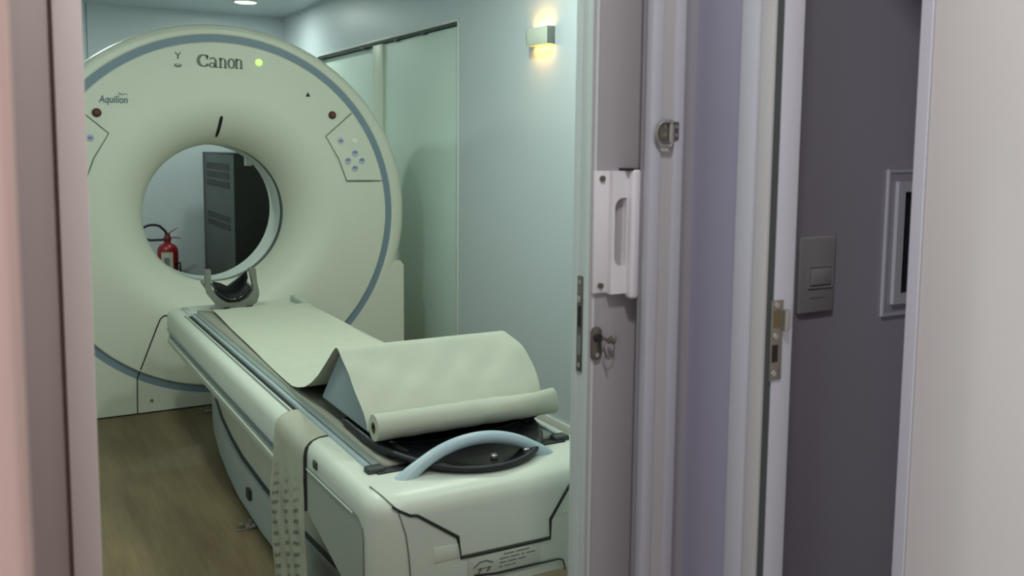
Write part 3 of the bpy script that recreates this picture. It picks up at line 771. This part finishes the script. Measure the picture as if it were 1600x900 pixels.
O('call_button', box(NB(), CX-HW-.004, CX-HW+.01, 2.300, 2.332, .560, .582, .003), 'dark_rubber', pt)
# seams of the front flap
yf = 1.8785
pts = [(.760, 1.888, .6005), (.775, yf+.003, .590), (.799, yf, .576), (.818, yf, .572), (.922, yf, .499), (.930, yf, .447), (1.179, yf, .444), (1.179, yf, .492), (1.235, yf, .571), (1.262, yf+.004, .597)]
O('flap_seam', tube(NB(), pts, [.003, .003, .0035, .0035, .0045, .0045, .0045, .004, .0035, .003], 6), 'seam', pt)
O('corner_seam', tube(NB(), [(.745, 1.990, .6165), (.752, 1.93, .6125), (.762, 1.895, .602), (.772, 1.884, .590), (.790, 1.879, .53), (.797, 1.8785, .477), (.803, 1.8785, .40), (.806, 1.8785, .352)], .002, 6), 'seam_soft', pt)
O('lower_seam', tube(NB(), [(.965, yf, .394), (1.03, yf, .386), (1.205, yf, .383), (1.218, yf, .378), (1.224, yf, .362), (1.224, yf, .350)], [.0035, .003, .002, .002, .0018, .0018], 6), 'seam', pt)
O('flap_lip', tube(NB(), [(1.182, yf, .500), (1.24, yf, .505), (1.33, yf, .505)], .0015, 6), 'couch', pt)
O('blank_plate', box(NB(), .859, .930, 1.8775, 1.8815, .448, .484, .0012), 'couch', pt)
st = O('warning_sticker', box(NB(), .950, 1.152, 1.8778, 1.8806, .389, .440, .0008), 'sticker', pt)
bm = NB(); ys = 1.8776
ribbon(bm, [(.963, ys, .412), (.980, ys, .424), (.998, ys, .425), (1.016, ys, .417)], .004, th=.0006)
ribbon(bm, [(.976, ys, .396), (.984, ys, .409)], .006, th=.0006); ribbon(bm, [(1.000, ys, .397), (1.008, ys, .408)], .006, th=.0006); ribbon(bm, [(.972, ys, .4075), (1.012, ys, .4075)], .002, th=.0006)
O('pictogram', bm, 'ink', st, 0)
bm = NB()
for r_, (za, segs) in enumerate(((.431, ((1.045, 1.075), (1.08, 1.118))), (.421, ((1.035, 1.06), (1.065, 1.09), (1.096, 1.104), (1.11, 1.135))), (.411, ((1.035, 1.052), (1.057, 1.082), (1.087, 1.108))), (.401, ((1.033, 1.042), (1.047, 1.066), (1.07, 1.08))))):
    for xa, xb in segs: ribbon(bm, [(xa, ys, za), (xb, ys, za)], .0032, th=.0006)
O('caption_lines', bm, 'ink', st, 0)
# arch handle on the deck
pts, rs = [], []
AH, AW = .082, .205; AR = (AW*AW+AH*AH)/(2*AH); AT = math.asin(AW/AR)*1.03
for k in range(37):
    t = -AT+2*AT*k/36
    pts.append((1.037+AR*sin(t), 2.004, .604+AH-AR+AR*cos(t)))
    e_ = abs(t)/AT; rs.append(.0160*(1+.45*max(0, e_-.70)/.30))
O('arch_handle', tube(NB(), pts, rs, 16, flat=(1, 1)), 'arch', pt, 60)

# floor anchors
def anchor(x, yy, label):
    t = thing('floor_anchor', label, 'floor bolt', (x, yy, 0), 'couch floor anchors')
    bm = NB(); box(bm, x-.012, x+.055, yy-.018, yy+.018, 0, .008, .002); O('bracket', bm, 'steel', t)
    O('bolt', cyl(NB(), (x+.004, yy, 0), .009, .008, .022, 'z', 6), 'steel', t); O('washer', cyl(NB(), (x+.004, yy, 0), .016, .008, .011, 'z', 16), 'steel_dark', t)
    O('stud', cyl(NB(), (x+.036, yy, 0), .006, .008, .03, 'z', 10), 'steel', t)
anchor(.742, 3.335, 'small steel floor bolt beside the middle of the couch plinth')
anchor(.905, 4.935, 'small steel floor bolt at the foot of the scanner ring')

# ================================================================== THINGS ON THE COUCH
# head holder
hh = thing('head_holder', 'grey U-shaped head holder with glossy black pad at the couch end', 'head rest', (.998, 4.55, .63))
hx0, hz0 = .988, .655
def ushape(t):     # t -1..1 around the cup, angle from the bottom
    return t
def cup(bm, y0, y1, r0, r1, a_, zt, hz=.17):
    """thick U channel: half-ellipse bottom with straight arms"""
    out, inn_ = [], []
    for k in range(25):
        t = -PI/2*a_ + PI*a_*k/24
        out.append((hx0+r1*1.0*sin(t), hz0+.075-r1*.98*cos(t))); inn_.append((hx0+r0*sin(t), hz0+.075-r0*.98*cos(t)))
    return out, inn_
out, inn_ = cup(None, 0, 0, .098, .120, 1.0, 0)
arm = [(hx0+.128, .742), (hx0+.112, .812), (hx0+.092, .816), (hx0+.100, .745)]
arml = [(hx0-.100, .745), (hx0-.100, .812), (hx0-.126, .816), (hx0-.128, .742)]
bm = NB()
def band(bm, A, B, y0, y1):
    va = [[bm.verts.new((p[0], yy, p[1])) for yy in (y0, y1)] for p in A]; vb = [[bm.verts.new((p[0], yy, p[1])) for yy in (y0, y1)] for p in B]
    for i in range(len(A)-1):
        bm.faces.new((va[i][0], va[i+1][0], va[i+1][1], va[i][1])); bm.faces.new((vb[i][0], vb[i][1], vb[i+1][1], vb[i+1][0]))
        bm.faces.new((va[i][0], vb[i][0], vb[i+1][0], va[i+1][0])); bm.faces.new((va[i][1], va[i+1][1], vb[i+1][1], vb[i][1]))
    for i in (0, -1): bm.faces.new((va[i][0], va[i][1], vb[i][1], vb[i][0]))
A = [(arml[2][0], .818), (arml[2][0]-.002, .745)] + [(hx0-.118, .70), (hx0-.085, .655), (hx0-.045, .616), (hx0+.055, .612), (hx0+.112, .645), (hx0+.124, .68), (hx0+.124, .70)] + [(hx0+.115, .745), (hx0+.110, .812)]
B = [(arml[1][0]-.002, .818), (hx0-.104, .745)] + [(hx0-.094, .712), (hx0-.066, .680), (hx0-.03, .655), (hx0+.030, .652), (hx0+.068, .672), (hx0+.092, .705), (hx0+.097, .72)] + [(hx0+.092, .750), (hx0+.080, .816)]
band(bm, A, B, 4.48, 4.52)
O('front_band', bm, 'holder', hh, 40)
bm = NB()
def cupf(u, v):
    yy = 4.50+.22*u; t = -1.25+2.5*v; r = .098+.004*u
    return (hx0+r*sin(t), yy, .748-.094*cos(t)+ .02*u)
O('cup_shell', grid(bm, cupf, 8, 24), 'holder', hh, 60); solid(bpy.data.objects['cup_shell'], .014, 1)
def padf(u, v):
    yy = 4.478+.20*u; t = -1.22+2.44*v; r = .088-.006*sin(PI*v)
    # the far edge dips in a V at the middle
    dip = .0
    return (hx0+r*sin(t), yy+ .0, .752-.086*cos(t)+.03*u+dip)
O('black_pad', grid(NB(), padf, 8, 24), 'black', hh, 60); solid(bpy.data.objects['black_pad'], .01, 0)
def rear(u, v):
    t = -1.2+2.4*v
    r = .080*(1-u*.98)
    return (hx0+r*sin(t)*1.0, 4.68-.004*u, .782-.080*cos(t)*(1-u)+.0)
bm = NB()
prism(bm, [(hx0-.068, .742), (hx0-.028, .730), (hx0+.004, .714), (hx0+.045, .742), (hx0+.098, .786), (hx0+.104, .75), (hx0+.085, .70), (hx0+.035, .685), (hx0-.015, .685), (hx0-.052, .71)], 4.62, 4.64, 'xz')
O('pad_back', bm, 'black', hh, 0)
for x in (hx0-.035, hx0+.075): O('foot', box(NB(), x-.014, x+.014, 4.462, 4.53, .6135, .634, .003), 'black_matte', hh)
O('mount_tongue', box(NB(), hx0-.05, hx0+.06, 4.48, 4.69, .613, .626, .003), 'couch', hh)
bm = NB(); O('glint_stud', cyl(bm, (hx0+.005, 0, .672), .004, 4.472, 4.480, 'y', 10), 'steel', hh)

# black leg tray at the couch end
tr = thing('leg_tray', 'shiny black scoop-shaped leg tray under the paper roll, reaching past the arch handle', 'leg rest', (CX, 2.3, .62))
TX = 1.062
def tw(yy):
    if yy > 2.22: return .236
    return .236*math.sqrt(max(0, 1-((2.22-yy)/.285)**2))
def trayf(u, v):
    yy = 2.42 + (1.9365-2.42)*(u**.8); wd = tw(yy); q = 2*v-1
    z = .638 + .020*abs(q)**2.2*(wd/.236) 
    if yy < 2.22: z += -.006*((2.22-yy)/.285)
    return (TX+wd*q, yy, z)
O('tray_shell', grid(NB(), trayf, 44, 28), 'black', tr, 60); solid(bpy.data.objects['tray_shell'], .007, -1)
pts = []
for k in range(33):
    q = -PI/2*.98+PI*.98*k/32; yy = 2.22-.285*cos(q); pts.append((TX+.236*sin(q), yy, .6360+.018*abs(sin(q))**2.2-.006*cos(q)))
O('tray_lip', tube(NB(), pts, .0075, 10), 'black_matte', tr, 60)
for (x, yy) in ((.935, 2.03), (1.075, 1.985), (1.172, 1.99)):
    O('bolt', cyl(NB(), (x, yy, 0), .010, .632, .645, 'z', 14, .003), 'steel', tr)
O('knee_pad', box(NB(), TX-.220, TX+.225, 2.20, 2.60, .6565, .6625, .0025, 3), 'black_matte', tr)
bm = NB()
def wing(sg, pts_, zt):
    return prism(NB(), [(TX+sg*a_, b_) for a_, b_ in pts_], .634, zt, 'xy', .005)
O('side_flap', wing(-1, [(.20, 2.46), (.232, 2.44), (.238, 2.25), (.225, 2.12), (.17, 2.10)], .650), 'black_matte', tr)
bm = NB()
grid(bm, lambda u, v: (TX+.20+.092*v, 2.36-.22*u+.03*v, .655+.014*v*(1-v)-.006*v*v+.02*v*u), 8, 6); O('side_flap', bm, 'black_matte', tr, 60)

# wedge cushion
wx0, wx1 = .832, 1.345
pl = [(2.625, .6635), (2.612, .675), (2.455, .838), (2.442, .843), (2.430, .838), (2.225, .690), (2.205, .672), (2.205, .6635)]
wd_ = O('wedge_cushion', prism(NB(), pl, wx0, wx1, 'yz', .006), 'foam', None, 40)
tag(wd_, 'blue-grey wedge cushion under the paper on the couch', 'cushion')

# paper roll with its sheet
pr = thing('paper_roll', 'white examination paper roll, its sheet drawn over the wedge and along the couch', 'paper roll', (CX, 2.165, .70))
path = [(4.435, .6355), (4.2, .6345), (3.9, .634), (3.6, .634), (3.3, .634), (3.1, .635), (2.95, .637), (2.88, .641), (2.82, .650), (2.75, .668), (2.68, .697), (2.61, .737), (2.55, .780), (2.50, .817), (2.465, .843), (2.446, .8535), (2.436, .8545), (2.424, .849), (2.38, .818), (2.33, .786), (2.28, .755), (2.235, .722), (2.213, .700), (2.206, .680)]
ln = [0]
for p, q in zip(path, path[1:]): ln.append(ln[-1]+math.hypot(p[0]-q[0], p[1]-q[1]))
def pathat(s):
    s *= ln[-1]
    for i in range(len(path)-1):
        if s <= ln[i+1]+1e-9:
            f = (s-ln[i])/(ln[i+1]-ln[i]); return (path[i][0]+(path[i+1][0]-path[i][0])*f, path[i][1]+(path[i+1][1]-path[i][1])*f)
    return path[-1]
def lerp_tab(tab, x):
    for (a0, b0), (a1, b1) in zip(tab, tab[1:]):
        if min(a0, a1) <= x <= max(a0, a1): return b0+(b1-b0)*(x-a0)/(a1-a0)
    return tab[0][1] if abs(x-tab[0][0]) < abs(x-tab[-1][0]) else tab[-1][1]
def paperf(u, v):
    yy, z = pathat(u)
    xa = lerp_tab([(4.45, .880), (2.89, .815), (2.45, .818), (2.17, .820)], yy)
    xb = lerp_tab([(4.45, 1.333), (3.5, 1.328), (2.6, 1.340), (2.45, 1.350), (2.17, 1.352)], yy)
    x = xa+(xb-xa)*v
    if 2.21 < yy < 2.43 and u > .5:      # crease ripples on the slope
        k = sin(PI*(2.43-yy)/.22)
        z += k*(.0035*sin(9*v+yy*30)*sin(4.2*v+1) + .003*sin(26*v-yy*50) + .016*max(0, v-.72)/.28)
        x += k*.022*max(0, v-.8)/.2
    elif yy > 2.9: z += .0022*sin(v*7+yy*3)*sin(yy*5+1)+ .0012*sin(v*23+yy*9)
    if yy > 4.3: z += 0
    return (x, yy, z)
O('paper_sheet', grid(NB(), paperf, 130, 44), 'paper', pr, 70)
RY, RZ, RR = 2.166, .6985, .0345
def rollf(u, v):
    x = .822+.538*u; t = 2*PI*v
    r = RR + .0006*sin(40*u) + (.0012*sin(3*t+9*u) if u > .55 else 0)
    if u > .60: r += .0022*sin(t*2+1+9*u)*(u-.60)/.40
    if u > .88: r -= .002*sin(t*3)*(u-.88)/.12
    return (x, RY+r*cos(t), RZ+r*sin(t))
O('roll', grid(NB(), rollf, 60, 32), 'paper', pr, 60)
O('roll_end', lathe(NB(), [(RR, 0), (.0135, -.001)], (.822, RY, RZ), 'x', 32), 'paper', pr, 0)
O('roll_end', lathe(NB(), [(RR-.002, 0), (.0135, .001)], (1.360, RY, RZ), 'x', 32), 'paper', pr, 0)
O('card_core', lathe(NB(), [(.0150, -.0012), (.0105, -.0012), (.0105, .53), (.0135, .538)], (.822, RY, RZ), 'x', 24), 'core', pr)

# printed drape over the couch side
def drapef(u, v):
    # u along Y (0 = scanner side), v down from the top
    prof_ = [(CX-.262, .6165), (CX-.305, .6160), (CX-.331, .606), (CX-.345, .591), (CX-.3505, .570)]
    tot = .105
    L_ = .105+.555
    s = v*L_
    if s < tot:
        f = s/tot*4; i = min(3, int(f)); f -= i
        x = prof_[i][0]+(prof_[i+1][0]-prof_[i][0])*f; z = prof_[i][1]+(prof_[i+1][1]-prof_[i][1])*f
        out_ = 0
    else:
        x = CX-.3505; z = .570-(s-tot)
        out_ = min(1, (s-tot)/.2)
    y_far = lerp_tab([(.62, 2.690), (.48, 2.708), (.31, 2.745), (.22, 2.722), (.0, 2.68)], max(0, z)); y_near = 2.408-.075*max(0, .5-z)
    yy = y_far+(y_near-y_far)*u
    x -= out_*(.0035+.0035*sin(u*9.5+1)+.0015*sin(z*38+u*14))
    return (x, yy, max(.004, z))
dr = O('printed_drape', grid(NB(), drapef, 24, 60, uvs=True), 'drape', None, 70)
tag(dr, 'grey printed sheet strip draped over the couch side down to the floor', 'sheet'); solid(dr, .0018, 1)

# ================================================================== BEHIND THE SCANNER
rk = thing('equipment_rack', 'tall dark grey equipment cabinet with louvred side seen through the scanner ring', 'cabinet', (1.92, 7.6, 0))
RX0, RX1, RYa, RYb, RH = 1.565, 2.28, 7.0, 8.16, 1.345
O('cabinet_body', box(NB(), RX0+.004, RX1, RYa+.02, RYb, .03, RH-.004, .003), 'rack', rk)
O('front_door', box(NB(), RX0+.002, RX1, RYa, RYa+.022, .04, RH-.006, .003), 'rack_black', rk)
O('top_cap', box(NB(), RX0, RX1+.004, RYa, RYb+.004, RH-.012, RH, .002), 'rack_black', rk)
for ya_, yb_ in ((RYa+.02, RYa+.06), (RYb-.05, RYb)): O('corner_post', box(NB(), RX0+.001, RX0+.01, ya_, yb_, .04, RH-.012), 'rack', rk)
for z0_, z1_ in ((1.21, 1.262), (1.142, 1.192), (1.072, 1.124), (.81, .852), (.748, .79)):
    bm = NB(); box(bm, RX0+.001, RX0+.008, 7.17, 8.01, z0_, z1_)
    vt = O('louvre', bm, 'vent', rk)
    bm = NB()
    for k in range(3): box(bm, RX0-.002, RX0+.004, 7.18, 8.0, z0_+.006+k*.015, z0_+.012+k*.015)
    O('slat', bm, 'rack_black', vt)
for (x, yy) in ((RX0+.06, RYa+.06), (RX1-.06, RYa+.06), (RX0+.06, RYb-.06), (RX1-.06, RYb-.06)): O('foot', cyl(NB(), (x, yy, 0), .025, 0, .032, 'z', 12), 'rack_black', rk)

fe = thing('fire_extinguisher', 'red fire extinguisher with looped black hose seen through the scanner ring', 'fire extinguisher', (1.253, 8.1, .14))
ex, ey = 1.253, 8.1
O('cylinder', lathe(NB(), [(.0, .145), (.075, .145), (.082, .155), (.084, .17), (.084, .50), (.080, .535), (.062, .563), (.035, .578), (.026, .585), (.026, .605), (.0, .605)], (ex, ey, 0), 'z', 32), 'red', fe, 40)
O('neck_valve', lathe(NB(), [(.0, .60), (.030, .60), (.032, .62), (.024, .64), (.020, .662), (.0, .664)], (ex, ey, 0), 'z', 20), 'red_dark', fe)
O('carry_handle', tube(NB(), [(ex+.015, ey, .622), (ex+.06, ey, .626), (ex+.105, ey, .618)], [.010, .009, .008], 10, flat=(.6, 1)), 'red_dark', fe)
O('squeeze_lever', tube(NB(), [(ex+.0, ey, .655), (ex+.04, ey, .680), (ex+.082, ey, .705)], [.008, .007, .006], 10, flat=(.6, 1)), 'red_dark', fe)
hp = []
for k in range(25):
    t = R(-72)+R(290)*k/24
    hp.append((ex-.118+.092*cos(t)*1.0, ey-.02-.02*sin(t/2), .676+.062*sin(t)))
hp = [(ex-.002, ey-.02, .612)] + [(ex-.04, ey-.02, .612)] + [(ex-.118+.095*cos(R(-80)-R(225)*k/20), ey-.03, .676+.064*sin(R(-80)-R(225)*k/20)) for k in range(21)] + [(ex-.022, ey-.02, .688), (ex-.004, ey-.01, .658)]
O('hose', tube(NB(), hp, .0105, 10), 'hose', fe, 60)
bm = NB()
grid(bm, lambda u, v: (ex+.0855*sin(-.80+1.15*u), ey-.0855*cos(-.80+1.15*u), .345+.165*v), 10, 4); O('label', bm, 'sticker', fe, 60)
bm = NB()
grid(bm, lambda u, v: (ex+.0862*sin(-.50+.5*u), ey-.0862*cos(-.50+.5*u), .395+.07*v), 6, 2); O('label_print', bm, 'channel', fe, 60)
es_ = thing('extinguisher_stand', 'red and dark floor stand carrying the fire extinguisher', 'stand', (ex, ey, 0))
O('cradle_ring', lathe(NB(), [(.086, .285), (.094, .285), (.094, .320), (.086, .320)], (ex, ey, 0), 'z', 32, close_prof=True), 'red_dark', es_)
O('tray', cyl(NB(), (ex, ey, 0), .098, .125, .143, 'z', 32, .004), 'red_dark', es_)
for dx, dy in ((-.088, -.03), (-.03, .09), (.03, .09)): O('leg', tube(NB(), [(ex+dx, ey+dy, .305), (ex+dx*1.15, ey+dy*1.15, .0)], .007, 8), 'hose', es_)
O('leg', tube(NB(), [(ex+.04, ey-.085, .415), (ex+.088, ey-.05, .416), (ex+.090, ey-.05, .40), (ex+.092, ey-.05, .0)], .007, 8), 'hose', es_)
